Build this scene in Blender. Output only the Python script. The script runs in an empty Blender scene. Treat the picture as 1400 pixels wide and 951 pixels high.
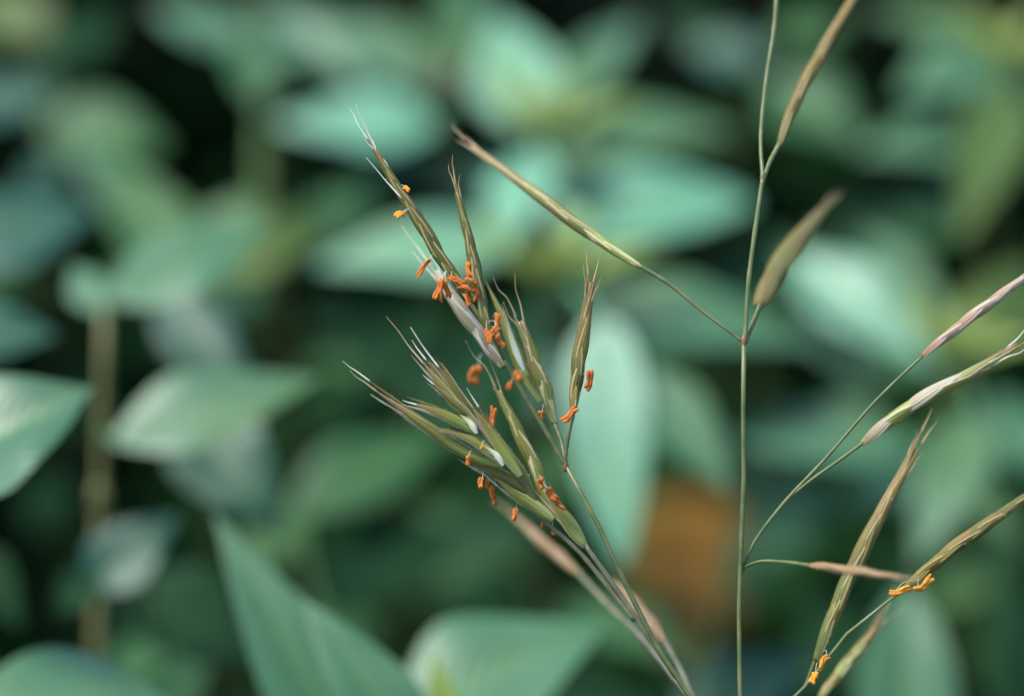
import bpy, math, random
import numpy as np
from mathutils import Vector, Matrix, noise

# ------------------------------------------------------------------ camera, sky, sun, exposure
scn = bpy.context.scene
col = scn.collection
PITCH = math.radians(30)
CAM = Vector((0.0, 0.0, 0.62))
FOC = 1 / 3                                  # distance of the plane in focus (m)
FWD = Vector((0, math.cos(PITCH), -math.sin(PITCH)))
RGT = Vector((1, 0, 0))
UPV = Vector((0, math.sin(PITCH), math.cos(PITCH)))

cam_d = bpy.data.cameras.new('camera')
cam_d.lens = 100; cam_d.sensor_width = 36
cam_d.clip_start = 0.01; cam_d.clip_end = 500
cam_d.dof.use_dof = True
cam_d.dof.focus_distance = FOC
cam_d.dof.aperture_fstop = 7.4
cam_d.dof.aperture_blades = 0
cam = bpy.data.objects.new('camera', cam_d)
cam.location = CAM
cam.rotation_euler = (math.radians(90) - PITCH, 0, 0)
col.objects.link(cam)
scn.camera = cam

SUN_EL, SUN_AZ = math.radians(62), math.radians(-80)   # azimuth from +Y towards +X
w = bpy.data.worlds.new('World'); scn.world = w; w.use_nodes = True
nt = w.node_tree
bg = nt.nodes['Background']
sky = nt.nodes.new('ShaderNodeTexSky'); sky.sky_type = 'NISHITA'
sky.sun_disc = False; sky.sun_elevation = SUN_EL; sky.sun_rotation = SUN_AZ
sky.air_density = 1.0; sky.dust_density = 0.6; sky.ozone_density = 1.0
nt.links.new(sky.outputs[0], bg.inputs[0])
bg.inputs[1].default_value = 0.07
sun_d = bpy.data.lights.new('sun', 'SUN'); sun_d.energy = 1.5; sun_d.angle = math.radians(16)
sun_d.color = (1.0, 0.96, 0.9)
sun = bpy.data.objects.new('sun', sun_d)
sd = Vector((math.sin(SUN_AZ) * math.cos(SUN_EL), math.cos(SUN_AZ) * math.cos(SUN_EL), math.sin(SUN_EL)))
sun.rotation_euler = sd.to_track_quat('Z', 'Y').to_euler()
sun.location = (0, 0, 3)
col.objects.link(sun)
scn.view_settings.view_transform = 'Standard'
scn.view_settings.look = 'None'
scn.view_settings.exposure = 2.3
scn.view_settings.gamma = 1.0
scn.view_settings.use_curve_mapping = False
scn.cycles.max_bounces = 6
scn.cycles.transparent_max_bounces = 8

rnd = random.Random(7)

# ------------------------------------------------------------------ helpers
def P(px, py, d):
    """photo pixel and distance along the lens axis (m) -> point"""
    k = 0.36 / 1400
    return CAM + d * (FWD + RGT * ((px - 700) * k) + UPV * ((475.5 - py) * k))

def G(px, py, mm=0.0):
    """point in the grass: millimetres behind the plane in focus"""
    return P(px, py, FOC + mm / 1000)

PX = 0.12 / 1400                             # one photo pixel in the focus plane (m)

def smooth_path(pts, n):
    """Catmull-Rom through pts, n+1 samples evenly spread over the length"""
    pts = [Vector(p) for p in pts]
    if len(pts) == 2:
        return [pts[0].lerp(pts[1], i / n) for i in range(n + 1)]
    ext = [pts[0] * 2 - pts[1]] + pts + [pts[-1] * 2 - pts[-2]]
    fine = []
    for i in range(1, len(ext) - 2):
        p0, p1, p2, p3 = ext[i - 1:i + 3]
        for k in range(12):
            t = k / 12
            fine.append(0.5 * ((2 * p1) + (p2 - p0) * t + (2 * p0 - 5 * p1 + 4 * p2 - p3) * t * t + (3 * p1 - p0 - 3 * p2 + p3) * t ** 3))
    fine.append(pts[-1])
    L = [0]
    for a, b in zip(fine, fine[1:]):
        L.append(L[-1] + (b - a).length)
    out, j = [], 0
    for i in range(n + 1):
        s = L[-1] * i / n
        while j < len(L) - 2 and L[j + 1] < s:
            j += 1
        f = (s - L[j]) / max(L[j + 1] - L[j], 1e-12)
        out.append(fine[j].lerp(fine[j + 1], min(max(f, 0), 1)))
    return out

def tangents(c):
    return [(c[min(i + 1, len(c) - 1)] - c[max(i - 1, 0)]).normalized() for i in range(len(c))]

def at(c, t):
    t = min(max(t, 0), 1) * (len(c) - 1)
    i = min(int(t), len(c) - 2)
    return c[i].lerp(c[i + 1], t - i)

class MB:
    def __init__(self):
        self.v, self.f, self.uv = [], [], []
    def grid(self, rows, closed=False):
        """rows: lists of points, with uv from the indices"""
        b = len(self.v); m = len(rows[0]); n = len(rows)
        for i, r in enumerate(rows):
            for j, p in enumerate(r):
                self.v.append(tuple(p)); self.uv.append((j / max(m - 1, 1), i / (n - 1)))
        for i in range(n - 1):
            for j in range(m if closed else m - 1):
                k = (j + 1) % m
                self.f.append((b + i * m + j, b + i * m + k, b + (i + 1) * m + k, b + (i + 1) * m + j))
        return b
    def tube(self, c, radii, sides=8, cap=True, lump=0.0):
        ts = tangents(c); rows = []
        a = Vector((0.31, 0.77, 0.55)).cross(ts[0])
        if a.length < 0.1: a = Vector((1, 0, 0)).cross(ts[0])
        a.normalize()
        for p, t, r in zip(c, ts, radii):
            a = (a - t * a.dot(t)).normalized(); bb = t.cross(a)
            row = []
            for s in range(sides):
                h = 2 * math.pi * s / sides
                rr = r * (1 + lump * rnd.uniform(-1, 1))
                row.append(p + a * (math.cos(h) * rr) + bb * (math.sin(h) * rr))
            rows.append(row)
        b = self.grid(rows, True)
        if cap:
            self.f.append(tuple(b + s for s in reversed(range(sides))))
            e = b + (len(rows) - 1) * sides
            self.f.append(tuple(e + s for s in range(sides)))
    def build(self, name, mat, parent=None, origin=Vector((0, 0, 0)), smooth=True):
        me = bpy.data.meshes.new(name)
        o_ = Vector(origin)
        me.from_pydata([tuple(Vector(p) - o_) for p in self.v], [], self.f)
        uvl = me.uv_layers.new(name='UVMap')
        idx = np.zeros(len(me.loops), dtype=np.int32); me.loops.foreach_get('vertex_index', idx)
        uvl.data.foreach_set('uv', np.array(self.uv, dtype=np.float32)[idx].ravel())
        if smooth:
            me.polygons.foreach_set('use_smooth', [True] * len(me.polygons))
        me.materials.append(mat)
        ob = bpy.data.objects.new(name, me); col.objects.link(ob)
        if parent is not None:
            ob.parent = parent
        else:
            ob.location = o_
        return ob

def thing(name, label, cat, loc, group=None):
    o = bpy.data.objects.new(name, None); col.objects.link(o)
    o.empty_display_size = 0.02
    o.location = loc; o['label'] = label; o['category'] = cat
    if group: o['group'] = group
    return o

# ------------------------------------------------------------------ materials
def new_mat(name):
    m = bpy.data.materials.new(name); m.use_nodes = True
    t = m.node_tree; b = t.nodes['Principled BSDF']
    return m, t, b

def N(t, kind, **kw):
    n = t.nodes.new(kind)
    for k, v in kw.items(): setattr(n, k, v)
    return n

def math_n(t, op, a, b=None, c=None):
    n = N(t, 'ShaderNodeMath', operation=op)
    for i, x in enumerate((a, b, c)):
        if x is None: continue
        if isinstance(x, (int, float)): n.inputs[i].default_value = x
        else: t.links.new(x, n.inputs[i])
    return n.outputs[0]

def mix_c(t, f, a, b, blend='MIX'):
    n = N(t, 'ShaderNodeMix', data_type='RGBA', blend_type=blend)
    for sock, x in ((n.inputs[0], f), (n.inputs[6], a), (n.inputs[7], b)):
        if isinstance(x, (int, float)): sock.default_value = x
        elif isinstance(x, tuple): sock.default_value = (*x, 1)
        else: t.links.new(x, sock)
    return n.outputs[2]

def ramp(t, f, stops, interp='LINEAR'):
    r = N(t, 'ShaderNodeValToRGB'); r.color_ramp.interpolation = interp
    e = r.color_ramp.elements
    while len(e) < len(stops): e.new(0.5)
    for k, (p, c) in enumerate(stops):
        e[k].position = p; e[k].color = (*c, 1)
    t.links.new(f, r.inputs[0])
    return r.outputs[0]

def leaf_mat(name, c1, c2, rough=0.42, spec=0.6, trans=0.18, rib=(0.13, 0.20, 0.07), hue=0.5):
    m, t, b = new_mat(name)
    uv = N(t, 'ShaderNodeUVMap'); sep = N(t, 'ShaderNodeSeparateXYZ'); t.links.new(uv.outputs[0], sep.inputs[0])
    u, v = sep.outputs[0], sep.outputs[1]
    au = math_n(t, 'ABSOLUTE', math_n(t, 'SUBTRACT', u, 0.5))
    info = N(t, 'ShaderNodeObjectInfo')
    tc = N(t, 'ShaderNodeTexCoord')
    nz = N(t, 'ShaderNodeTexNoise'); nz.inputs['Scale'].default_value = 90; nz.inputs['Detail'].default_value = 3
    t.links.new(tc.outputs['Object'], nz.inputs['Vector'])
    f = math_n(t, 'ADD', math_n(t, 'MULTIPLY', info.outputs['Random'], 0.55), math_n(t, 'MULTIPLY', nz.outputs[0], 0.45))
    base = mix_c(t, f, c1, c2)
    # side veins run obliquely from the midrib
    ph = math_n(t, 'SUBTRACT', math_n(t, 'MULTIPLY', v, 70.0), math_n(t, 'MULTIPLY', au, 55.0))
    vein = math_n(t, 'POWER', math_n(t, 'MULTIPLY_ADD', math_n(t, 'SINE', ph), 0.5, 0.5), 8.0)
    rb = N(t, 'ShaderNodeMapRange'); rb.inputs[1].default_value = 0.018; rb.inputs[2].default_value = 0.085
    rb.inputs[3].default_value = 1; rb.inputs[4].default_value = 0
    t.links.new(au, rb.inputs[0])
    n2 = N(t, 'ShaderNodeTexNoise'); n2.inputs['Scale'].default_value = 32; n2.inputs['Detail'].default_value = 2
    t.links.new(tc.outputs['Object'], n2.inputs['Vector'])
    m2 = N(t, 'ShaderNodeMapRange'); m2.inputs[1].default_value = 0.5; m2.inputs[2].default_value = 0.72
    t.links.new(n2.outputs[0], m2.inputs[0])
    base = mix_c(t, math_n(t, 'MULTIPLY', m2.outputs[0], hue), base, (c2[0] * 1.7, c2[1] * 1.0, c2[2] * .45))
    n3 = N(t, 'ShaderNodeTexNoise'); n3.inputs['Scale'].default_value = 420; n3.inputs['Detail'].default_value = 1
    t.links.new(tc.outputs['Object'], n3.inputs['Vector'])
    m3 = N(t, 'ShaderNodeMapRange'); m3.inputs[1].default_value = 0.70; m3.inputs[2].default_value = 0.76
    t.links.new(n3.outputs[0], m3.inputs[0])
    base = mix_c(t, math_n(t, 'MULTIPLY', m3.outputs[0], .5), base, (0.07, 0.05, 0.015))
    base = mix_c(t, math_n(t, 'MULTIPLY', vein, 0.28), base, rib)
    base = mix_c(t, math_n(t, 'MULTIPLY', rb.outputs[0], 0.8), base, rib)
    t.links.new(base, b.inputs['Base Color'])
    b.inputs['Roughness'].default_value = rough
    b.inputs['Specular IOR Level'].default_value = spec
    bump = N(t, 'ShaderNodeBump'); bump.inputs['Strength'].default_value = 0.35; bump.inputs['Distance'].default_value = 0.0004
    hgt = math_n(t, 'SUBTRACT', math_n(t, 'MULTIPLY', nz.outputs[0], 0.6), math_n(t, 'ADD', math_n(t, 'MULTIPLY', vein, 0.6), rb.outputs[0]))
    t.links.new(hgt, bump.inputs['Height']); t.links.new(bump.outputs[0], b.inputs['Normal'])
    tr = N(t, 'ShaderNodeBsdfTranslucent'); t.links.new(mix_c(t, 0.4, base, (0.16, 0.24, 0.05)), tr.inputs[0])
    ms = N(t, 'ShaderNodeMixShader'); ms.inputs[0].default_value = trans
    out = t.nodes['Material Output']
    t.links.new(b.outputs[0], ms.inputs[1]); t.links.new(tr.outputs[0], ms.inputs[2]); t.links.new(ms.outputs[0], out.inputs[0])
    return m

def husk_mat(name, stops, rib_c, margin_c, rib_amt=0.55, marg_amt=0.8, rough=0.42):
    """papery scale: colour along its length, ribs and a thin pale margin"""
    m, t, b = new_mat(name)
    uv = N(t, 'ShaderNodeUVMap'); sep = N(t, 'ShaderNodeSeparateXYZ'); t.links.new(uv.outputs[0], sep.inputs[0])
    u, v = sep.outputs[0], sep.outputs[1]
    info = N(t, 'ShaderNodeObjectInfo')
    tc = N(t, 'ShaderNodeTexCoord')
    nz = N(t, 'ShaderNodeTexNoise'); nz.inputs['Scale'].default_value = 260; nz.inputs['Detail'].default_value = 4
    t.links.new(tc.outputs['Object'], nz.inputs['Vector'])
    vv = math_n(t, 'ADD', v, math_n(t, 'MULTIPLY_ADD', nz.outputs[0], 0.5, -0.25))
    vv = math_n(t, 'ADD', vv, math_n(t, 'MULTIPLY_ADD', info.outputs['Random'], 0.34, -0.17))
    base = ramp(t, vv, stops)
    # streaks that follow the length
    cmb = N(t, 'ShaderNodeCombineXYZ')
    t.links.new(math_n(t, 'MULTIPLY', u, 26.0), cmb.inputs[0]); t.links.new(math_n(t, 'MULTIPLY', v, 2.2), cmb.inputs[1])
    t.links.new(math_n(t, 'MULTIPLY', info.outputs['Random'], 40.0), cmb.inputs[2])
    st = N(t, 'ShaderNodeTexNoise'); st.inputs['Scale'].default_value = 1.0; st.inputs['Detail'].default_value = 3
    t.links.new(cmb.outputs[0], st.inputs['Vector'])
    mr = N(t, 'ShaderNodeMapRange'); mr.inputs[1].default_value = 0.42; mr.inputs[2].default_value = 0.68
    t.links.new(st.outputs[0], mr.inputs[0])
    base = mix_c(t, math_n(t, 'MULTIPLY', mr.outputs[0], rib_amt), base, rib_c)
    ribs = math_n(t, 'POWER', math_n(t, 'MULTIPLY_ADD', math_n(t, 'COSINE', math_n(t, 'MULTIPLY', math_n(t, 'SUBTRACT', u, 0.5), 2 * math.pi * 7)), 0.5, 0.5), 2.0)
    base = mix_c(t, math_n(t, 'MULTIPLY', ribs, 0.35), base, mix_c(t, 0.5, base, (0.42, 0.42, 0.22)))
    au = math_n(t, 'ABSOLUTE', math_n(t, 'SUBTRACT', u, 0.5))
    mg = N(t, 'ShaderNodeMapRange'); mg.inputs[1].default_value = 0.36; mg.inputs[2].default_value = 0.46
    t.links.new(au, mg.inputs[0])
    base = mix_c(t, math_n(t, 'MULTIPLY', mg.outputs[0], marg_amt), base, margin_c)
    t.links.new(base, b.inputs['Base Color'])
    b.inputs['Roughness'].default_value = rough
    b.inputs['Specular IOR Level'].default_value = 0.45
    bump = N(t, 'ShaderNodeBump'); bump.inputs['Strength'].default_value = 0.5; bump.inputs['Distance'].default_value = 0.00008
    t.links.new(math_n(t, 'ADD', ribs, st.outputs[0]), bump.inputs['Height']); t.links.new(bump.outputs[0], b.inputs['Normal'])
    tr = N(t, 'ShaderNodeBsdfTranslucent'); t.links.new(base, tr.inputs[0])
    ms = N(t, 'ShaderNodeMixShader'); ms.inputs[0].default_value = 0.25
    out = t.nodes['Material Output']
    t.links.new(b.outputs[0], ms.inputs[1]); t.links.new(tr.outputs[0], ms.inputs[2]); t.links.new(ms.outputs[0], out.inputs[0])
    return m

def plain_mat(name, c1, c2, scale=300, rough=0.5, spec=0.4, bump_d=0.0):
    m, t, b = new_mat(name)
    tc = N(t, 'ShaderNodeTexCoord'); nz = N(t, 'ShaderNodeTexNoise')
    nz.inputs['Scale'].default_value = scale; nz.inputs['Detail'].default_value = 4
    t.links.new(tc.outputs['Object'], nz.inputs['Vector'])
    mr = N(t, 'ShaderNodeMapRange'); mr.inputs[1].default_value = 0.35; mr.inputs[2].default_value = 0.65
    t.links.new(nz.outputs[0], mr.inputs[0])
    t.links.new(mix_c(t, mr.outputs[0], c1, c2), b.inputs['Base Color'])
    b.inputs['Roughness'].default_value = rough; b.inputs['Specular IOR Level'].default_value = spec
    if bump_d:
        bump = N(t, 'ShaderNodeBump'); bump.inputs['Strength'].default_value = 0.7; bump.inputs['Distance'].default_value = bump_d
        t.links.new(nz.outputs[0], bump.inputs['Height']); t.links.new(bump.outputs[0], b.inputs['Normal'])
    return m

M = {}
M['leaf'] = leaf_mat('glaucous_leaf', (0.028, 0.100, 0.046), (0.056, 0.148, 0.066), rough=.38, spec=.42, rib=(0.060, 0.150, 0.050))
M['slate'] = leaf_mat('slate_leaf', (0.010, 0.056, 0.040), (0.018, 0.074, 0.046), rough=.38, spec=.30, rib=(0.045, 0.11, 0.035))
M['pale'] = leaf_mat('sheen_bright_leaf', (0.066, 0.210, 0.122), (0.105, 0.285, 0.165), rough=.42, spec=.75, rib=(0.10, 0.26, 0.09), hue=.4)  # highlights on the top leaves are put into this lighter base colour
M['green'] = leaf_mat('green_leaf', (0.016, 0.076, 0.026), (0.034, 0.108, 0.030), rough=0.42, spec=0.25, rib=(0.07, 0.14, 0.04))
M['olive'] = leaf_mat('olive_leaf', (0.040, 0.085, 0.020), (0.060, 0.105, 0.022), rough=0.5, spec=0.22, rib=(0.09, 0.14, 0.03))
M['dark'] = leaf_mat('shaded_leaf', (0.006, 0.036, 0.015), (0.011, 0.044, 0.016), rough=0.6, spec=0.07, rib=(.015, .05, .02))  # dimmer copy of the leaf, with the bed's shade in its colour
M['young'] = leaf_mat('young_leaf', (0.12, 0.20, 0.03), (0.16, 0.22, 0.04), rough=0.5, spec=0.35, rib=(0.2, 0.25, 0.06))
M['dead'] = leaf_mat('withered_leaf', (0.13, 0.076, 0.012), (0.20, 0.115, 0.018), rough=0.7, spec=0.2, rib=(0.2, 0.09, 0.02))
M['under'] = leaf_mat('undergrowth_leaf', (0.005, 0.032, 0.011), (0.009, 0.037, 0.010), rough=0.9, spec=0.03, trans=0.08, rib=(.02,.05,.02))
M['herb_stem'] = plain_mat('herb_stem', (0.050, 0.070, 0.020), (0.085, 0.090, 0.030), 60)
M['tan_stem'] = plain_mat('tan_stem', (0.12, 0.125, 0.04), (0.22, 0.185, 0.07), 60)
M['soil'] = plain_mat('soil', (0.007, 0.008, 0.005), (0.016, 0.015, 0.009), 30, 0.95, 0.1, 0.01)
M['stem'] = plain_mat('grass_stem', (0.060, 0.090, 0.024), (0.120, 0.130, 0.045), 500, 0.45, 0.45, 0.0001)
M['stem_grey'] = plain_mat('grass_stem_grey', (0.080, 0.088, 0.040), (0.145, 0.135, 0.080), 500, 0.45, 0.45, 0.0001)
M['node'] = plain_mat('grass_node', (0.20, 0.06, 0.035), (0.15, 0.10, 0.04), 500)
def anther_mat(name, c1, c2, c3):
    m = plain_mat(name, c1, c2, 2200, 0.85, 0.15, 0.0004)
    t = m.node_tree; b = t.nodes['Principled BSDF']; src = b.inputs['Base Color'].links[0].from_socket
    info = N(t, 'ShaderNodeObjectInfo')
    t.links.new(mix_c(t, math_n(t, 'MULTIPLY', math_n(t, 'POWER', info.outputs['Random'], 1.5), .75), src, c3), b.inputs['Base Color'])
    return m
M['anther'] = anther_mat('anther', (0.40, 0.100, 0.014), (0.60, 0.190, 0.035), (0.26, 0.075, 0.020))
M['anther_y'] = anther_mat('anther_yellow', (0.48, 0.17, 0.014), (0.68, 0.30, 0.035), (0.42, 0.17, 0.03))
M['awn'] = plain_mat('awn', (0.24, 0.16, 0.075), (0.36, 0.28, 0.15), 500, 0.5)
M['awn_pale'] = plain_mat('awn_pale', (0.48, 0.45, 0.34), (0.60, 0.56, 0.44), 500, 0.45)
H = {}
H['olive'] = husk_mat('husk_olive', [(0.0, (0.070, 0.105, 0.007)), (0.55, (0.125, 0.130, 0.010)), (0.85, (0.19, 0.115, 0.020)), (1.0, (0.31, 0.15, 0.065))], (0.042, 0.022, 0.005), (0.46, 0.36, 0.15), 0.8, 0.8)
H['green'] = husk_mat('husk_green', [(0.0, (0.34, 0.40, 0.11)), (0.3, (0.20, 0.25, 0.030)), (0.65, (0.20, 0.185, 0.028)), (1.0, (0.32, 0.175, 0.075))], (0.085, 0.052, 0.012), (0.54, 0.49, 0.28), 0.78, 0.9)
H['pale'] = husk_mat('husk_pale', [(0.0, (0.26, 0.22, 0.08)), (0.4, (0.40, 0.30, 0.20)), (0.75, (0.50, 0.43, 0.32)), (1.0, (0.48, 0.44, 0.32))], (0.085, 0.090, 0.018), (0.62, 0.56, 0.44), 0.92, 0.8)
H['pink'] = husk_mat('husk_pink', [(0.0, (0.33, 0.155, 0.09)), (0.35, (0.40, 0.27, 0.18)), (0.7, (0.50, 0.43, 0.31)), (1.0, (0.50, 0.46, 0.35))], (0.19, 0.085, 0.045), (0.60, 0.55, 0.42), 0.8, 0.75)
H['tan'] = husk_mat('husk_tan', [(0.0, (0.17, 0.165, 0.012)), (0.35, (0.21, 0.165, 0.020)), (0.7, (0.24, 0.135, 0.028)), (1.0, (0.25, 0.19, 0.055))], (0.060, 0.032, 0.006), (0.42, 0.33, 0.12), 0.8, 0.65)
H['brown'] = husk_mat('husk_brown', [(0.0, (0.16, 0.105, 0.006)), (0.4, (0.125, 0.120, 0.006)), (0.8, (0.15, 0.100, 0.008)), (1.0, (0.15, 0.085, 0.018))], (0.070, 0.050, 0.004), (0.20, 0.14, 0.02), 0.6, 0.4)
H['rose'] = husk_mat('husk_rose', [(0.0, (0.27, 0.20, 0.065)), (0.3, (0.29, 0.165, 0.070)), (0.7, (0.28, 0.175, 0.080)), (1.0, (0.20, 0.15, 0.06))], (0.17, 0.09, 0.035), (0.36, 0.26, 0.14), 0.5, 0.5)
H['white'] = husk_mat('husk_white', [(0.0, (0.75, 0.74, 0.62)), (0.5, (0.62, 0.64, 0.42)), (1.0, (0.35, 0.38, 0.14))], (0.45, 0.48, 0.25), (0.75, 0.73, 0.62), 0.3, 0.7)

# ------------------------------------------------------------------ ground
g = MB()
R = 60.0
g.grid([[Vector((x, y, 0)) for x in (-R, -R / 3, R / 3, R)] for y in (-R, -R / 3, R / 3, R)])
gr = g.build('ground', M['soil']); gr['kind'] = 'structure'

# ------------------------------------------------------------------ leafy background plants
TOCAM = -FWD

def leaf_mesh(mb, base, tip, wid, nrm, stem_pt=None, fold=0.22, droop=0.10, wave=0.03, asp=1.0, nu=8, nv=18, blunt=False):
    ax = (tip - base); L = ax.length; t = ax.normalized()
    n = (nrm - t * nrm.dot(t)).normalized(); s = t.cross(n)
    rows = []
    ph = rnd.uniform(0, 6.28)
    for i in range(nv + 1):
        v = i / nv
        c = base + ax * v + n * (droop * L * (v * (1 - v)) * 4 * 0.35 - droop * L * 0.25 * v * v)
        # ovate blade with a drawn-out tip
        if blunt:
            pr = math.sin(math.pi * min(1, v * 0.985 + 0.012) ** 0.72) ** 0.7
        elif v < .40: pr = math.sin((v / .40) * math.pi / 2) ** .85
        else:
            x = (v - .40) / .60
            pr = (1 - x ** 1.5) * (1 - .12 * x)
        pr = max(pr, 0.012)
        row = []
        for j in range(nu + 1):
            u = j / nu * 2 - 1
            h = abs(u) * fold * wid * 0.5 * pr + wave * wid * math.sin(v * 11 + ph + u * 1.2) * abs(u) * pr - 0.10 * wid * pr * u * u
            row.append(c + s * (u * wid * 0.5 * pr * asp) + n * h)
        rows.append(row)
    mb.grid(rows)
    if stem_pt is not None:
        d = base - stem_pt
        c = smooth_path([stem_pt, stem_pt + d * 0.5 + Vector((0, 0, 0.08 * d.length)), base + t * L * 0.04], 6)
        k = len(mb.v)
        mb.tube(c, [0.0007 - 0.0001 * i / 6 for i in range(7)], 6)
        for q in range(k, len(mb.uv)): mb.uv[q] = (0.5, 0.5)

def leaf_px(root, origin, spec, stem_path):
    """spec: base px, tip px, width px, distance, slope k, sky-facing a, material"""
    bx, by, tx, ty, wpx, d, k, a, mat = spec[:9]
    fold = rnd.uniform(.22, .42); blunt = len(spec) > 9
    b = P(bx, by, d)
    down = (ty - by) * PX * d / FOC
    dt = d - k * down
    tp = P(tx, ty, dt)
    t = (tp - b).normalized()
    n = Vector((0, 0, 1)) * a + TOCAM * (1 - a)
    if mat == 'pale': n += Vector((-.25, 0, 0))        # the paler top leaves turn a little to the light
    n = (n - t * n.dot(t)).normalized()
    s = t.cross(n)
    # width as seen: part of the side vector across the leaf in the picture
    ti = Vector((t.dot(RGT), t.dot(UPV))); ti.normalize()
    si = abs(s.dot(RGT) * -ti.y + s.dot(UPV) * ti.x)
    wid = wpx * PX * d / FOC / max(si, 0.55)
    # the nearest point of the stem below the leaf
    sp = min(stem_path, key=lambda q: (q - b).length + 0.8 * max(0, q.z - b.z))
    m = MB()
    leaf_mesh(m, b, tp, wid, n, sp, fold=fold, blunt=blunt, droop=rnd.uniform(0.04, 0.14), wave=rnd.uniform(0.01, 0.035))
    return m.build('leaf', M[mat], root, origin)

def herb(label, top, leaves, lean=(0, 0), tip=True, rad=0.0013, tipsize=1.0, tip_mat='young', stem_mat='herb_stem'):
    """one upright plant: top = photo pixel and distance of its growing tip"""
    tp = P(*top)
    foot = Vector((tp.x + lean[0], tp.y + lean[1], 0.0))
    mid = tp.lerp(foot, 0.5) + Vector((rnd.uniform(-.006, .006), rnd.uniform(-.006, .006), 0))
    path = smooth_path([tp, mid, foot], 40)
    root = thing('leafy_plant', label, 'plant', foot, 'leafy plants behind the grass')
    m = MB(); m.tube(path + [foot + Vector((0, 0, -0.01))], [rad * (0.75 + 0.5 * min(1, i / 12)) for i in range(42)], 8)
    # swollen leaf joints
    for i in range(3, 36, 7):
        q = path[i]; m.tube([q + Vector((0, 0, dz)) for dz in (.003, .001, -.001, -.003)], [rad * .9, rad * 1.45, rad * 1.45, rad * .9], 8)
    m.build('stem', M[stem_mat], root, foot)
    for s in leaves: leaf_px(root, foot, s, path)
    if tip:
        n = 6
        for i in range(n):
            h = i * 2.4 + rnd.uniform(-.3, .3); el = 0.35 + 0.16 * i
            L = (0.016 - 0.0014 * i) * tipsize
            dirv = Vector((math.cos(h) * math.cos(el), math.sin(h) * math.cos(el), math.sin(el)))
            m = MB(); b = tp + dirv * 0.001
            leaf_mesh(m, b, b + dirv * L, L * 0.42, Vector((0, 0, 1)) - dirv * 0.5, tp - Vector((0, 0, .002)), fold=0.4, nu=6, nv=10)
            m.build('leaf', M[tip_mat], root, foot)
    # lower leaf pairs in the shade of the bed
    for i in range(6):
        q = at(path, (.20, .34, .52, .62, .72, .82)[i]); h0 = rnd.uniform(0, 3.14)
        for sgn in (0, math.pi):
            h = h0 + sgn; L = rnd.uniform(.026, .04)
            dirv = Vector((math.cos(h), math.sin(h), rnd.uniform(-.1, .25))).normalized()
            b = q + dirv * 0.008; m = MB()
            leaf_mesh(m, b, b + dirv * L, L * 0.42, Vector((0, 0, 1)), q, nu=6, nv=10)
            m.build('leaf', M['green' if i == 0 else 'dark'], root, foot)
    return root

#          bx   by   tx   ty   w    d    k    a   material
herb('leafy plant with bare tan stem crossed by a blue-green leaf pair', (143, 425, .455), [
    (150, 418, 372, 296, 112, .462, 1.0, .75, 'leaf'),
    (143, 430, 100, 360, 60, .462, 1.2, .7, 'leaf'),
    (152, 606, 436, 514, 112, .447, 0.6, .65, 'leaf'),
    (118, 812, 242, 702, 96, .455, 0.4, .6, 'slate'),
    (128, 785, 78, 838, 60, .455, 0.8, .4, 'dark'),
    (190, 790, 345, 905, 130, .50, 0.6, .3, 'dark'),
], tip=False, rad=0.0010, stem_mat='tan_stem', lean=(-.0175, -.12))
herb('leafy plant with broad pale pointed leaf reaching towards the tan stem', (-130, 600, .42), [
    (-112, 664, 124, 527, 182, .392, 0.45, .75, 'leaf'),
    (-90, 470, 78, 455, 90, .46, 1.0, .8, 'slate'),
    (-90, 360, 135, 280, 130, .53, 1.0, .75, 'slate'),
    (-60, 965, 270, 985, 140, .395, 0.6, .9, 'leaf'),
    (-40, 740, 30, 860, 70, .47, .5, .2, 'dark'),
])
herb('leafy plant with two dull slate-blue leaves behind the pointed leaf', (260, 400, .53), [
    (215, 400, 352, 560, 90, .50, .7, .55, 'slate'),
    (245, 560, 385, 730, 130, .475, .7, .45, 'slate'),
    (270, 395, 130, 205, 100, .58, 1.2, .6, 'green'),
    (285, 380, 440, 320, 70, .56, 1.2, .6, 'olive'),
], tip=False)
herb('leafy plant with long upright green blades at the foot of the bed', (545, 1090, .40), [
    (500, 1090, 294, 698, 122, .405, .3, .65, 'leaf'),
    (585, 1060, 415, 815, 110, .392, .3, .6, 'leaf'),
    (620, 1010, 590, 890, 40, .40, .3, .5, 'young'),
    (660, 1090, 700, 1000, 80, .41, .6, .7, 'leaf'),
], tip=False)
herb('leafy plant with wide pale leaf below the long green blades tips', (520, 1010, .43), [
    (545, 985, 828, 852, 155, .425, .7, .8, 'leaf'),
    (430, 800, 650, 725, 100, .54, .8, .25, 'dark'),
    (395, 700, 620, 585, 105, .54, 1.0, .55, 'green'),
    (500, 960, 380, 900, 70, .47, .7, .5, 'dark'),
], tip=False)
herb('leafy plant with yellow-green tip and the brightest broad leaf', (742, 190, .60), [
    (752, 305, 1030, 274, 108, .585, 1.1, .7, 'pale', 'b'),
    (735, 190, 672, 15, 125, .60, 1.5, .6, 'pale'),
    (745, 175, 880, 15, 75, .61, 1.7, .8, 'leaf'),
    (760, 190, 1005, 178, 80, .62, 1.2, .8, 'leaf'),
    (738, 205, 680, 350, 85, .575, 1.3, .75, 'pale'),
    (745, 200, 830, 235, 60, .59, 1.5, .6, 'green'),
    (735, 235, 560, 262, 62, .63, 1.2, .5, 'slate'),
    (760, 240, 905, 150, 55, .65, 1.4, .5, 'green'),
], tipsize=1.3)
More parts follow.
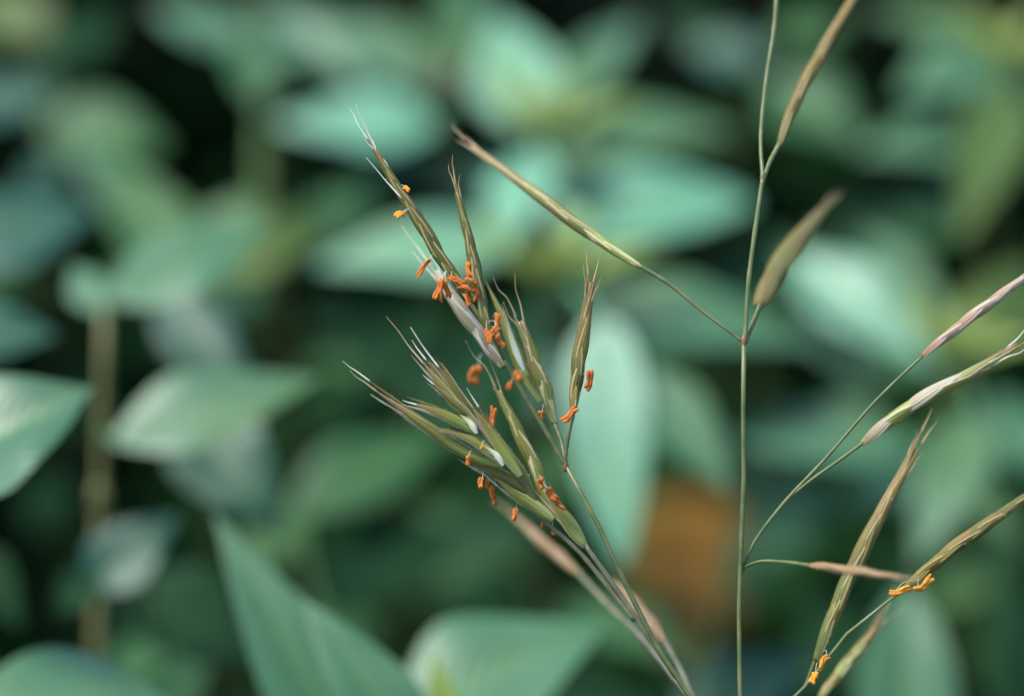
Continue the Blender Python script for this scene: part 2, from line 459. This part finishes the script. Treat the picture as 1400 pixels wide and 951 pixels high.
herb('leafy plant with brownish tip between paired pale leaves', (605, 130, .63), [
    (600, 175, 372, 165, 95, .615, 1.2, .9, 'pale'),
    (595, 130, 390, 20, 100, .635, 1.6, .9, 'leaf'),
    (615, 120, 640, -60, 80, .65, 1.6, .7, 'green'),
    (590, 200, 470, 262, 50, .63, 1.2, .45, 'slate'),
], tip_mat='herb_stem', tipsize=.8)
herb('leafy plant with yellow-green tip above drooping pale oval leaf', (755, 390, .55), [
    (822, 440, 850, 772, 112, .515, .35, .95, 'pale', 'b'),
    (862, 500, 1000, 672, 100, .515, .7, .75, 'leaf'),
    (790, 425, 1118, 470, 95, .56, 1.2, .8, 'leaf'),
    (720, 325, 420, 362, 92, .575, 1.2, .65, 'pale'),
    (735, 420, 600, 560, 90, .53, 1.2, .35, 'dark'),
    (770, 400, 900, 352, 55, .59, 1.3, .6, 'slate'),
    (745, 450, 735, 580, 62, .56, .9, .5, 'slate'),
], tipsize=1.4)
herb('leafy plant with slanting pale leaves beside the pinkish white spikelet', (1060, 330, .60), [
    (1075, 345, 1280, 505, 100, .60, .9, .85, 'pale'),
    (1180, 320, 1300, 450, 70, .63, 1.0, .75, 'leaf'),
    (1060, 330, 960, 460, 90, .60, 1.0, .3, 'dark'),
    (1090, 420, 1200, 540, 60, .60, .9, .5, 'slate'),
    (1130, 300, 1330, 320, 60, .66, 1.0, .6, 'green'),
], tip=False)
herb('leafy plant with yellow-green tip near the far corner of the bed', (1375, 95, .64), [
    (1365, 90, 1225, 130, 85, .64, 1.3, .85, 'leaf'),
    (1385, 180, 1170, 205, 80, .64, 1.3, .7, 'leaf'),
    (1370, 60, 1180, 10, 60, .67, 1.5, .7, 'green'),
    (1385, 110, 1310, 330, 100, .62, 1.0, .5, 'olive'),
    (1390, 100, 1560, 160, 90, .64, 1.2, .8, 'leaf'),
    (1370, 230, 1240, 300, 60, .65, 1.1, .6, 'slate'),
], tipsize=1.3)
herb('leafy plant with yellow-green tip under the striped spikelet', (1300, 490, .56), [
    (1255, 615, 985, 598, 90, .555, 1.0, .85, 'leaf'),
    (1340, 560, 1250, 770, 90, .54, .8, .8, 'leaf'),
    (1310, 590, 1470, 600, 95, .55, 1.0, .85, 'leaf'),
    (1320, 480, 1420, 350, 90, .60, 1.4, .6, 'olive'),
    (1290, 640, 1130, 700, 62, .58, .9, .5, 'slate'),
    (1330, 640, 1400, 760, 60, .56, .9, .5, 'green'),
], tipsize=1.1)
herb('leafy plant with blunt pale green leaf standing below the spikelets', (1235, 1080, .47), [
    (1235, 1060, 1242, 795, 140, .485, .3, .75, 'leaf', 'b'),
    (1390, 1000, 1375, 770, 110, .54, .6, .25, 'dark'),
    (1100, 900, 1200, 800, 90, .56, .8, .3, 'dark'),
    (1220, 1050, 1400, 1000, 90, .46, .6, .6, 'green'),
], tip=False)
herb('leafy plant with slate-blue leaf at the foot of the upright grass stem', (900, 1020, .52), [
    (925, 995, 1110, 890, 95, .52, .8, .8, 'slate'),
    (1010, 770, 1135, 650, 90, .60, 1.0, .5, 'leaf'),
    (900, 980, 720, 960, 60, .5, .8, .3, 'dark'),
], tip=False)
herb('leafy plant with reddish tan stem and small bright rounded leaf', (348, -40, .63), [
    (346, 70, 205, 5, 65, .64, 1.4, .85, 'leaf'),
    (360, 65, 345, 135, 85, .60, 1.2, .85, 'green', 'b'),
    (355, 10, 500, 120, 75, .65, 1.2, .75, 'leaf'),
    (350, 320, 270, 290, 80, .57, 1.3, .7, 'green'),
    (355, 330, 450, 290, 46, .6, 1.2, .6, 'olive'),
], tip=False, rad=0.0021)
herb('leafy plant with hazy mid-green leaves in the shaded corner', (60, 40, .66), [
    (60, 150, -60, 130, 80, .64, 1.2, .8, 'slate'),
    (60, 180, 230, 200, 110, .63, 1.0, .6, 'green'),
    (70, 60, -60, -20, 90, .68, 1.4, .6, 'olive'),
    (150, 10, 60, 110, 70, .67, 1.2, .2, 'dark'),
    (90, 215, 20, 270, 50, .62, 1.1, .5, 'slate'),
    (110, 230, 250, 300, 55, .62, 1.0, .5, 'slate'),
], tip=False)
herb('leafy plant with dull teal leaves behind the thin upright grass stem', (1010, 60, .67), [
    (1045, 95, 935, 60, 70, .66, 1.2, .7, 'slate'),
    (1050, 110, 1180, 200, 110, .66, 1.0, .55, 'green'),
    (1010, 80, 900, 10, 60, .69, 1.3, .3, 'dark'),
    (1060, 60, 1160, 20, 60, .69, 1.3, .6, 'green'),
], tip=False)
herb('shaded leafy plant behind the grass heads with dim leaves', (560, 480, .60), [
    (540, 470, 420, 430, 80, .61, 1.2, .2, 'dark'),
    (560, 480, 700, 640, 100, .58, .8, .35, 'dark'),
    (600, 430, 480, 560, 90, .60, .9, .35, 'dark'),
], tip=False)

# withered orange-brown leaf caught low in the bed
foot = P(940, 830, .80); foot.z = 0
wr = thing('withered_leaf', 'withered orange-brown leaf among the green leaves behind grass', 'leaf', foot)
m = MB()
leaf_mesh(m, P(948, 676, .74), P(926, 905, .70), .033, TOCAM * .5 + Vector((.1, 0, .5)), None, fold=.25, droop=.2, wave=.09, blunt=True)
m.build('blade', M['dead'], wr, foot)
m = MB(); m.tube(smooth_path([P(948, 676, .74), P(950, 690, .78), foot + Vector((0, 0, .05)), foot], 12), [.0007] * 13, 6)
m.build('stalk', M['herb_stem'], wr, foot)

# uncounted leaves filling the bed below and around the plants
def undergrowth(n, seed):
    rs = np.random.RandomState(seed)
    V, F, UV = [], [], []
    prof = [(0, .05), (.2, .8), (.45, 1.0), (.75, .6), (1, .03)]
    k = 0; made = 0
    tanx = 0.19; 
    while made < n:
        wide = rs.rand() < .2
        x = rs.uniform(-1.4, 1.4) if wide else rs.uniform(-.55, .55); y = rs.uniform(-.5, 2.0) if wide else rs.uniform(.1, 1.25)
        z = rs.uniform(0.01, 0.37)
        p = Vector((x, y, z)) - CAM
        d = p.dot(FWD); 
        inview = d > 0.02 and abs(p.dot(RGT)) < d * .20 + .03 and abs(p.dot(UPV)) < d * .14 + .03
        if inview and (z > .19 or d < .58): continue  # unseen leaves outside the view stand taller, added to shade the gaps
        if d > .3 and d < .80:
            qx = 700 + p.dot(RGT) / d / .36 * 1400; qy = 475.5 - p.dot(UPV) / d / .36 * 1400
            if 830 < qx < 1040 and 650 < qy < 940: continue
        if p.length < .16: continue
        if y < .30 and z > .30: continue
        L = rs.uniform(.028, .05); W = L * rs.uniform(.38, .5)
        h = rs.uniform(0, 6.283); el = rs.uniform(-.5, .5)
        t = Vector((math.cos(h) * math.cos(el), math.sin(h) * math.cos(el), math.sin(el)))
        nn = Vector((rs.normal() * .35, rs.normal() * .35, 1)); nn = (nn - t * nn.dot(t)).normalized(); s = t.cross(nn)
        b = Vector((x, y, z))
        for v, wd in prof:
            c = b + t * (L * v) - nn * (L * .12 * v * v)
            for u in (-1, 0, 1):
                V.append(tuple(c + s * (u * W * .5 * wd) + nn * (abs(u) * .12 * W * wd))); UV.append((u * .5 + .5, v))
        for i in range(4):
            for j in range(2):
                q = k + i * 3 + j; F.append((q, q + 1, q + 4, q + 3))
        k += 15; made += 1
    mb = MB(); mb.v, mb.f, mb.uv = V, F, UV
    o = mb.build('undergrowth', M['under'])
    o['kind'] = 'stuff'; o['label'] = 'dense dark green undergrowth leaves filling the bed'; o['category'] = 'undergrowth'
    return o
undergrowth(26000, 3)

# ------------------------------------------------------------------ grass
def axis_of(pts, mm0, mm1, n=24):
    k = len(pts) - 1
    return smooth_path([G(x, y, mm0 + (mm1 - mm0) * i / k) for i, (x, y) in enumerate(pts)], n)

HAIR = {}
def lemma(root, origin, spk, c, width, out, mat, wrap=1.3, keel=0.10, base_w=0.55, peak=.38, nu=12):
    """one boat-shaped scale along the centre line c, bulging towards out"""
    ts = tangents(c); rows = []; n = len(c) - 1
    for i, (p, t) in enumerate(zip(c, ts)):
        v = i / n
        pr = base_w + (1 - base_w) * math.sin(min(v / peak, 1) * math.pi / 2) if v < peak else max(0.045, (1 - ((v - peak) / (1 - peak)) ** 1.35))
        o = (out - t * out.dot(t)).normalized(); s = t.cross(o)
        R = width * .5 * pr
        row = []
        for j in range(nu + 1):
            u = j / nu * 2 - 1
            a = u * wrap * (1 - .35 * v)
            r = R * (1 + keel * math.exp(-(u * 5) ** 2) + 0.035 * math.cos(u * math.pi * 7))
            row.append(p + s * (r * math.sin(a)) + o * (r * (math.cos(a) - .55)))
        rows.append(row)
    hl = HAIR.setdefault(spk.name, (spk, origin, []))[2]
    for _ in range(7):
        i = rnd.randrange(2, n - 1); j = rnd.choice((0, nu, rnd.randrange(0, nu + 1)))
        p = rows[i][j]; d = (p - c[i]).normalized() * .7 + ts[i] * rnd.uniform(.7, 1.5)
        hl.append((p, d.normalized() * rnd.uniform(.0002, .0005)))
    m = MB(); m.grid(rows)
    return m.build('lemma', mat, spk, origin)

def awn(spk, origin, p, d, length, bend, r=0.00013, mat=None):
    m = MB(); d = d.normalized()
    k = Vector((rnd.uniform(-1, 1), rnd.uniform(-.5, .5), rnd.uniform(-1, 1))) * length * .035
    c = smooth_path([p - d * .0012, p + d * length * .3 + bend * length * .05 + k, p + d * length * .65 + bend * length * .18 - k, p + d * length + bend * length * .45 + k], 16)
    m.tube(c, [r * (1 - .85 * i / 16) for i in range(17)], 5)
    return m.build('awn', mat or M['awn'], spk, origin)

def spikelet(root, origin, pts, width, mm=(0, 0), n=7, husk='olive', awns=3, awn_len=45, awn_mat=None, flare=0.10, ll=.46, beta=0.95, spin=0.0, tight=1.0, seed=1, awn_spread=.18, mixh=None):
    """a spikelet along photo points from its foot to its tip; overlapping scales in two rows"""
    rs = random.Random(seed)
    ax = axis_of(pts, mm[0], mm[1], 40)
    W = width * PX
    Ltot = sum((b - a).length for a, b in zip(ax, ax[1:]))
    m = MB()
    rad = [W * .30 * (0.5 + .5 * math.sin(min(1, i / 10) * math.pi / 2)) * (1 - (i / 40) ** 3 * .9) for i in range(41)]
    k = int(41 * .9)
    m.tube(ax[:k], rad[:k], 8)
    spk = m.build('spikelet', H[husk], root, origin)
    T = tangents(ax)
    span = 1 - ll
    tips = []
    for i in range(n):
        f = i / max(n - 1, 1)
        t0 = span * f * .98
        t1 = min(1.0, t0 + ll * (1 if i > 1 else .75) * rs.uniform(.92, 1.06))
        sgn = 1 if i % 2 else -1
        tm = T[int(t0 * 40)]
        sv = tm.cross(TOCAM).normalized(); ov = sv.cross(tm).normalized()
        b = beta + rs.uniform(-.15, .15)
        ang = spin + sgn * b
        out = ov * math.cos(ang) + sv * math.sin(ang)
        wsc = (.80 + .20 * min(1, f / .25)) * (1 - .42 * max(0, f - .45) / .55)
        c = []
        for q in range(15):
            v = q / 14
            p = at(ax, t0 + (t1 - t0) * v)
            off = W * wsc * tight * (0.03 + 0.13 * math.sin(min(v / .6, 1) * math.pi / 2)) * (1 - .55 * v * v) + flare * (t1 - t0) * Ltot * v ** 2.2 * rs.uniform(.9, 1.1)
            c.append(p + out * off)
        h = H[husk] if not mixh or rs.random() > .35 else H[mixh]
        lemma(root, origin, spk, c, W * .90 * wsc, out, h, wrap=1.32 + rs.uniform(-.12, .12))
        tips.append((c[-1], (c[-1] - c[-4]).normalized(), out))
    for i, (p, d, o) in enumerate(tips[::-1][:awns]):
        L = awn_len * PX * rs.uniform(.65, 1.1)
        dd = d + o * awn_spread * rs.uniform(.2, 1.0)
        awn(spk, origin, p, dd, L, o * rs.uniform(-.1, .35) + Vector((rs.uniform(-.2, .2), 0, rs.uniform(-.1, .2))), mat=M[awn_mat] if awn_mat else None)
    return spk

def floret(spk, origin, pts, width, mm=(0, 0), husk='green', out=None, awn_px=0, awn_mat=None, wrap=1.3, peak=.34):
    c = axis_of(pts, mm[0], mm[1], 18)
    o = out or TOCAM
    lemma(None, origin, spk, c, width * PX, o, H[husk], wrap=wrap, base_w=.42, peak=peak)
    if awn_px:
        d = (c[-1] - c[-3]).normalized()
        awn(spk, origin, c[-1], d, awn_px * PX, UPV * .15 + RGT * rnd.uniform(-.25, .1), mat=M[awn_mat] if awn_mat else None)

def anther(spk, origin, a, b, mm=-1.0, width=8.5, mat='anther', anchor=None, split=.5):
    """two-lobed pollen sac with forked, crumpled ends, hanging from a thin thread"""
    A = G(*a, mm); B = G(*b, mm + rnd.uniform(-.9, .9)); t = (B - A); L = t.length; t.normalize()
    s0 = t.cross(TOCAM).normalized(); n0 = s0.cross(t)
    w = width * .97 * PX
    m = MB()
    tw0 = rnd.uniform(-.9, .9); tw1 = tw0 + rnd.uniform(-1.3, 1.3)
    bow = rnd.uniform(-.16, .16) * L; bow2 = rnd.uniform(-.06, .06) * L
    f0, f1 = rnd.uniform(.1, 1), rnd.uniform(.1, 1)
    for sg in (-1, 1):
        c, r = [], []
        e0, e1 = rnd.uniform(-.07, .07), rnd.uniform(-.07, .07)
        ph = rnd.uniform(0, 6)
        for i in range(15):
            v = i / 14
            tw = tw0 + (tw1 - tw0) * v
            s = s0 * math.cos(tw) + n0 * math.sin(tw)
            e = split * (f0 * max(0, 1 - v / .35) ** 1.6 + f1 * max(0, (v - .65) / .35) ** 1.6)
            vv = v + e0 * (1 - v) + e1 * v
            c.append(A + t * (L * vv) + s * (sg * w * (.20 + .30 * e)) + s0 * (bow * math.sin(math.pi * v) + bow2 * math.sin(2 * math.pi * v)))
            rr = .285 * (1 + .16 * math.sin(v * 9 + ph) + rnd.uniform(-.07, .07))
            if i in (0, 14): rr *= .45
            elif i in (1, 13): rr *= .8
            r.append(w * rr)
        m.tube(c, r, 10, lump=.12)
    ob = m.build('anther', M[mat], spk, origin)
    if anchor is not None:
        q = G(*anchor, mm + 1.5); mid = A.lerp(q, .5) + UPV * .0004
        m = MB(); m.tube(smooth_path([A + t * L * .25, mid, q], 8), [0.000026] * 9, 5)
        m.build('filament', M['awn_pale'], spk, origin)
    return ob

def stalk_part(root, origin, name, pts, w0, w1, mm=(0, 0), mat='stem', to_ground=None, n=None):
    """a stem through photo points, from below upwards; to_ground continues it down to the soil"""
    k = len(pts) - 1
    q = [G(x, y, mm[0] + (mm[1] - mm[0]) * i / k) for i, (x, y) in enumerate(pts)]
    if to_ground is not None:
        d = (q[0] - q[1]).normalized()
        low = q[0] + d * .05; low.z = min(low.z, q[0].z - .03)
        q = [to_ground, to_ground.lerp(low, .5) + Vector((0.004, -.006, 0)), low] + q
    nn = n or max(10, 6 * len(q))
    c = smooth_path(q, nn)
    r = [PX * .5 * (w0 + (w1 - w0) * (i / nn)) * (1 + .07 * math.sin(i * 2.1) + .05 * math.sin(i * .77 + 1)) for i in range(nn + 1)]
    m = MB(); m.tube(c, r, 8)
    return m.build(name, M[mat], root, origin)

def node(root, origin, px, py, mm, size=12, mat='node'):
    m = MB(); c = [G(px, py + dy, mm) for dy in (9, 4, 0, -4, -9)]
    m.tube(c, [PX * size * .5 * k for k in (.55, .8, 1, .85, .55)], 8)
    return m.build('joint', M[mat], root, origin)

# --- grass with the tall thin upright stem
foot = Vector((0.035, 0.30, 0.0))
A = thing('grass_stalk', 'tall thin upright grass stalk with widely spread single spikelets and no orange anthers', 'grass', foot, 'flowering grass stalks')
stalk_part(A, foot, 'stem', [(1012, 951), (1010, 860), (1012, 775), (1017, 660), (1016, 550), (1017, 468)], 7.2, 6.5, (2, 0), to_ground=foot, n=60)
stalk_part(A, foot, 'stem', [(1018, 470), (1024, 380), (1036, 290), (1043, 242)], 6.5, 6.5, (0, 3))
stalk_part(A, foot, 'branch', [(1043, 244), (1040, 190), (1046, 120), (1058, 40), (1064, -40)], 5.5, 6, (3, 12))
stalk_part(A, foot, 'branch', [(1044, 244), (1053, 220), (1066, 196)], 6, 7, (3, 6))
stalk_part(A, foot, 'branch', [(1017, 468), (960, 425), (915, 388), (872, 362)], 4, 7, (0, 2))
stalk_part(A, foot, 'branch', [(1019, 468), (1028, 445), (1040, 416)], 6, 8, (0, 3))
stalk_part(A, foot, 'branch', [(1015, 775), (1035, 735), (1076, 682), (1130, 625), (1200, 545), (1262, 486)], 5, 4, (2, -1))
stalk_part(A, foot, 'branch', [(1078, 681), (1110, 655), (1150, 627), (1180, 605)], 4, 5, (1, -2))
stalk_part(A, foot, 'branch', [(1015, 776), (1040, 767), (1075, 768), (1112, 773)], 4, 5, (2, -9))
node(A, foot, 1017, 467, 0, 8.2); node(A, foot, 1043, 243, 3, 9, 'stem'); node(A, foot, 1014, 776, 2, 10, 'stem')
spikelet(A, foot, [(874, 364), (800, 315), (720, 255), (660, 212), (622, 184)], 25, (2, 20), 8, 'green', 3, 30, flare=.02, ll=.48, seed=3, mixh='olive')
spikelet(A, foot, [(1038, 418), (1066, 365), (1110, 305), (1140, 270)], 46, (9, 46), 6, 'brown', 3, 45, flare=.02, ll=.6, seed=4, beta=.5)
spikelet(A, foot, [(1065, 198), (1092, 130), (1128, 65), (1165, 0), (1192, -50)], 28, (9, 24), 8, 'tan', 3, 40, flare=.03, seed=5)
spikelet(A, foot, [(1261, 486), (1330, 432), (1400, 380), (1460, 335)], 23, (-1, -4), 7, 'pink', 3, 40, 'awn_pale', flare=.02, ll=.42, seed=6)
spikelet(A, foot, [(1179, 606), (1235, 562), (1295, 527), (1350, 498), (1420, 450)], 31, (-2, -4), 6, 'green', 3, 50, 'awn_pale', flare=.04, ll=.42, seed=31, mixh='pale')
spikelet(A, foot, [(1109, 772), (1175, 781), (1250, 792)], 21, (-9, -19), 5, 'rose', 2, 30, flare=.02, ll=.42, seed=9)

# --- grass leaning in from the lower right
foot = Vector((0.045, 0.285, 0.0))
C = thing('grass_stalk', 'short leaning grass stalk with brown spikelets and a few golden yellow anthers', 'grass', foot, 'flowering grass stalks')
stalk_part(C, foot, 'stem', [(1085, 960), (1122, 907), (1150, 874), (1192, 836), (1240, 801)], 6, 4.5, (4, 0), to_ground=foot, n=50)
stalk_part(C, foot, 'branch', [(1101, 938), (1109, 917), (1117, 895)], 5, 6, (4, 3))
stalk_part(C, foot, 'branch', [(1080, 1000), (1105, 975), (1122, 952)], 5, 6, (4, 14))
s7 = spikelet(C, foot, [(1115, 902), (1150, 815), (1195, 720), (1235, 645), (1272, 575)], 32, (3, 9), 9, 'tan', 4, 32, flare=.03, awn_spread=.08, seed=10, mixh='olive')
s8 = spikelet(C, foot, [(1238, 803), (1300, 752), (1370, 702), (1450, 645)], 27, (0, -6), 8, 'tan', 3, 40, flare=.03, seed=11, mixh='olive')
spikelet(C, foot, [(1120, 955), (1155, 912), (1190, 868), (1215, 832)], 28, (14, 20), 7, 'tan', 3, 40, flare=.05, seed=12, mixh='green')
anther(s8, foot, (1217, 808), (1246, 803), -2, 9, 'anther_y', (1255, 792))
anther(s8, foot, (1249, 806), (1274, 788), -2, 10.5, 'anther_y', (1262, 785), .9)
anther(s7, foot, (1134, 897), (1120, 916), 1, 9, 'anther_y', (1125, 890))
anther(s7, foot, (1115, 918), (1111, 934), 1, 10, 'anther_y', (1118, 905))

# --- grass with the crowded heads full of orange anthers
foot = Vector((0.03, 0.315, 0.0))
B = thing('grass_stalk', 'arching grass stalk with crowded spikelets and many dangling orange anthers', 'grass', foot, 'flowering grass stalks')
stalk_part(B, foot, 'stem', [(945, 955), (912, 905), (880, 852), (845, 775), (812, 705), (774, 637)], 10, 7, (2, 0), to_ground=foot, n=60)
stalk_part(B, foot, 'branch', [(774, 637), (742, 582), (714, 535), (690, 492)], 7, 7, (0, 0))
stalk_part(B, foot, 'branch', [(690, 492), (672, 458), (650, 425), (632, 398)], 6, 6, (0, 0))
stalk_part(B, foot, 'branch', [(688, 488), (680, 468), (668, 450)], 6, 6, (0, -3))
stalk_part(B, foot, 'branch', [(773, 636), (768, 605), (758, 578)], 5, 7, (0, 3))
stalk_part(B, foot, 'branch', [(772, 636), (776, 600), (784, 562)], 5, 7, (0, -1))
node(B, foot, 773, 636, 0, 9)
stalk_part(B, foot, 'branch', [(925, 925), (890, 875), (850, 815), (800, 745)], 8, 7, (3, 3), 'stem_grey')
stalk_part(B, foot, 'branch', [(868, 848), (830, 800), (790, 752), (745, 712), (700, 665)], 8, 6, (3, 4), 'stem_grey')
stalk_part(B, foot, 'branch', [(945, 955), (880, 875), (835, 830), (790, 782)], 11, 8, (10, 36), 'stem_grey')
stalk_part(B, foot, 'branch', [(950, 958), (930, 915), (910, 878)], 9, 9, (8, 18), 'stem_grey')
# the two blurred heads behind
spikelet(B, foot, [(793, 785), (762, 758), (725, 725), (685, 688)], 27, (36, 46), 5, 'rose', 2, 25, flare=.02, ll=.5, seed=13)
spikelet(B, foot, [(910, 880), (888, 850), (862, 818), (832, 788)], 36, (20, 30), 5, 'rose', 2, 25, flare=.02, ll=.5, seed=14)
# upper heads
sA = spikelet(B, foot, [(648, 412), (612, 366), (572, 300), (536, 245), (512, 203), (496, 176)], 27, (0, 1), 9, 'olive', 4, 50, 'awn_pale', flare=.01, ll=.42, seed=15, awn_spread=.10)
awn(sA, foot, G(540, 261, 0), G(500, 217, 0) - G(540, 261, 0), 58 * PX, UPV * .1, mat=M['awn_pale'])
sC = spikelet(B, foot, [(668, 456), (656, 402), (644, 340), (630, 282), (618, 236)], 26, (-3, -2), 8, 'olive', 3, 36, flare=.01, ll=.45, seed=16)
sB = spikelet(B, foot, [(688, 502), (662, 465), (632, 424), (606, 388), (585, 352)], 34, (4, 9), 5, 'pale', 3, 60, 'awn_pale', flare=.03, ll=.55, seed=17)
sD = spikelet(B, foot, [(758, 578), (744, 530), (722, 470), (704, 420)], 31, (3, 5), 5, 'green', 3, 65, flare=.05, ll=.55, seed=18)
floret(sD, foot, [(738, 548), (712, 500), (685, 430), (664, 384)], 22, (5, 8), 'green', out=(TOCAM + RGT * -.4))
floret(sD, foot, [(722, 512), (700, 462), (686, 415)], 15, (4, 5), 'green', out=(TOCAM + RGT * .3))
sE = spikelet(B, foot, [(783, 564), (788, 520), (798, 450), (806, 395), (809, 362)], 29, (-1, 2), 7, 'olive', 4, 40, flare=.05, ll=.52, seed=19, mixh='tan')
# lower big head, its florets spreading one by one
m = MB(); ax = axis_of([(800, 747), (760, 705), (715, 655), (670, 605), (630, 560)], 3, 4, 20)
m.tube(ax, [PX * 4 * (1 - .5 * i / 20) for i in range(21)], 8)
sF = m.build('spikelet', H['green'], B, foot)
L_ = -RGT; 
for pts, wd, mm, hk, out, aw, am in [
    ([(800, 746), (776, 712), (757, 688), (742, 662)], 28, (3, 3), 'green', TOCAM + RGT * .5, 0, None),
    ([(756, 710), (728, 690), (700, 672), (672, 648)], 24, (2, 2), 'green', TOCAM - RGT * .4, 0, None),
    ([(720, 672), (690, 652), (660, 640), (632, 622)], 24, (2, 2), 'olive', TOCAM - RGT * .5, 30, None),
    ([(688, 636), (640, 620), (590, 588), (545, 556), (505, 528)], 25, (1, 1), 'green', TOCAM - RGT * .4, 34, 'awn'),
    ([(640, 620), (600, 596), (560, 572)], 14, (3, 3), 'olive', TOCAM - RGT * .6, 58, 'awn_pale'),
    ([(682, 630), (655, 606), (625, 592), (592, 584)], 20, (0, 0), 'green', TOCAM + UPV * .5, 0, None),
    ([(650, 590), (622, 574), (590, 560), (556, 549)], 21, (0, -1), 'green', TOCAM + UPV * .4, 6, 'awn_pale'),
    ([(650, 584), (622, 552), (598, 520), (572, 488)], 20, (1, 2), 'green', TOCAM - RGT * .3, 68, 'awn'),
    ([(652, 580), (634, 550), (612, 518), (592, 492)], 17, (3, 4), 'olive', TOCAM + RGT * .5, 55, 'awn_pale'),
    ([(640, 566), (615, 545), (582, 516)], 13, (0, -1), 'green', TOCAM - RGT * .5, 5, 'awn_pale'),
    ([(712, 650), (690, 618), (664, 582), (640, 548)], 25, (1, 1), 'green', TOCAM + RGT * .5, 58, 'awn'),
    ([(735, 690), (708, 640), (680, 602), (660, 570)], 22, (2, 2), 'olive', TOCAM + RGT * .2, 0, None),
]:
    floret(sF, foot, pts, wd * .84, mm, hk, out, aw, am)
    # the inner scales that show beside and beyond each outer one
    dx, dy = pts[-1][0] - pts[0][0], pts[-1][1] - pts[0][1]; ln = math.hypot(dx, dy)
    for sg, hk2 in ((1, 'olive'), (-1, 'pale')):
        o_ = sg * wd * .30; ex = rnd.uniform(-.04, .10)
        q2 = [(x - dy / ln * o_ * (.4 + .6 * i / (len(pts) - 1)) + dx * ex * i / (len(pts) - 1), y + dx / ln * o_ * (.4 + .6 * i / (len(pts) - 1)) + dy * ex * i / (len(pts) - 1)) for i, (x, y) in enumerate(pts)]
        floret(sF, foot, q2, wd * .45, (mm[0] + .9, mm[1] + .7), hk2, out + UPV * sg * .3, rnd.uniform(10, 30) if rnd.random() < .35 else 0, 'awn_pale')
for pts in ([(652, 592), (643, 578), (628, 566)], [(688, 636), (678, 621), (660, 608)], [(716, 506), (702, 470), (690, 425)]):
    floret(sF if pts[0][0] != 716 else sD, foot, pts, 10, (-.6, -.6), 'white', TOCAM + UPV * .3)
sG = spikelet(B, foot, [(748, 690), (732, 640), (706, 585), (684, 540), (672, 512)], 30, (4, 6), 5, 'green', 2, 60, flare=.03, ll=.5, seed=21)
# pollen sacs
for spk, lst in (
    (sA, [((588, 355), (569, 379), -1, 7, (596, 348)), ((604, 381), (594, 409), -2, 8, (612, 372)), ((605, 382), (604, 412), -2.5, 8, (612, 372)),
          ((607, 382), (613, 407), -2, 8, (612, 372)), ((601, 384), (598, 404), -1.5, 7, (612, 372)), ((613, 378), (635, 390), -3, 8, (622, 374)),
          ((624, 391), (643, 402), -3, 8, (626, 380)), ((635, 402), (642, 419), -3, 7, (634, 396)),
          ((553, 293), (539, 295), -1, 8, (562, 290)), ((552, 290), (542, 298), -1.5, 6, (562, 290)), ((552, 257), (560, 261), -1, 6, (548, 258))]),
    (sC, [((640, 357), (646, 380), -3, 9, (650, 380)), ((651, 389), (636, 382), -4, 9, (654, 392)), ((652, 397), (632, 391), -4, 8, (656, 398)),
          ((650, 396), (649, 412), -4, 8, (656, 398)), ((682, 428), (680, 451), -4, 9, (672, 436)), ((683, 446), (663, 463), -5.5, 8, (668, 440)),
          ((664, 450), (669, 470), -5, 8, (666, 440)), ((681, 455), (690, 474), -4.5, 8, (670, 448))]),
    (sB, [((653, 499), (650, 525), -14, 15, (660, 484))]),
    (sD, [((702, 510), (715, 519), -11, 13, (724, 512)), ((697, 521), (696, 534), -10, 9, (716, 510)), ((741, 561), (738, 576), 0, 8, (745, 555))]),
    (sE, [((808, 504), (801, 532), -2, 10, (796, 515)), ((789, 557), (766, 576), -3, 9, (786, 548))]),
    (sF, [((675, 556), (672, 582), -4, 9, (668, 585)), ((640, 623), (640, 636), -4, 9, (646, 618)), ((659, 652), (658, 667), 1, 8, (664, 642)),
          ((668, 655), (666, 668), 3, 7, (670, 645)), ((675, 663), (677, 690), 3, 8, (680, 655)), ((706, 694), (701, 712), 3, 8, (710, 680)), ((743, 712), (743, 719), 4, 7, (745, 700)),
          ((756, 724), (758, 731), 4, 7, (755, 712)), ((658, 609), (660, 614), -2, 6, (664, 604))]),
    (sG, [((740, 653), (742, 668), 0, 9, (735, 655)), ((748, 667), (764, 684), 1, 11, (742, 668)), ((760, 685), (774, 696), 1, 8, (752, 680))]),
):
    for a, b, mm, wd, anc in lst:
        anther(spk, foot, a, b, mm, wd, 'anther_y' if spk is sA and a[1] < 300 else 'anther', anc, split=rnd.uniform(.2, .9))

for spk, org, hl in HAIR.values():
    m = MB()
    for p, d in hl:
        m.tube([p, p + d * .5, p + d + Vector((0, 0, -.00006))], [.000012, .000009, .000003], 3, cap=False)
    o = m.build('fine_hair', M['awn_pale'], spk, org); o['kind'] = 'stuff'
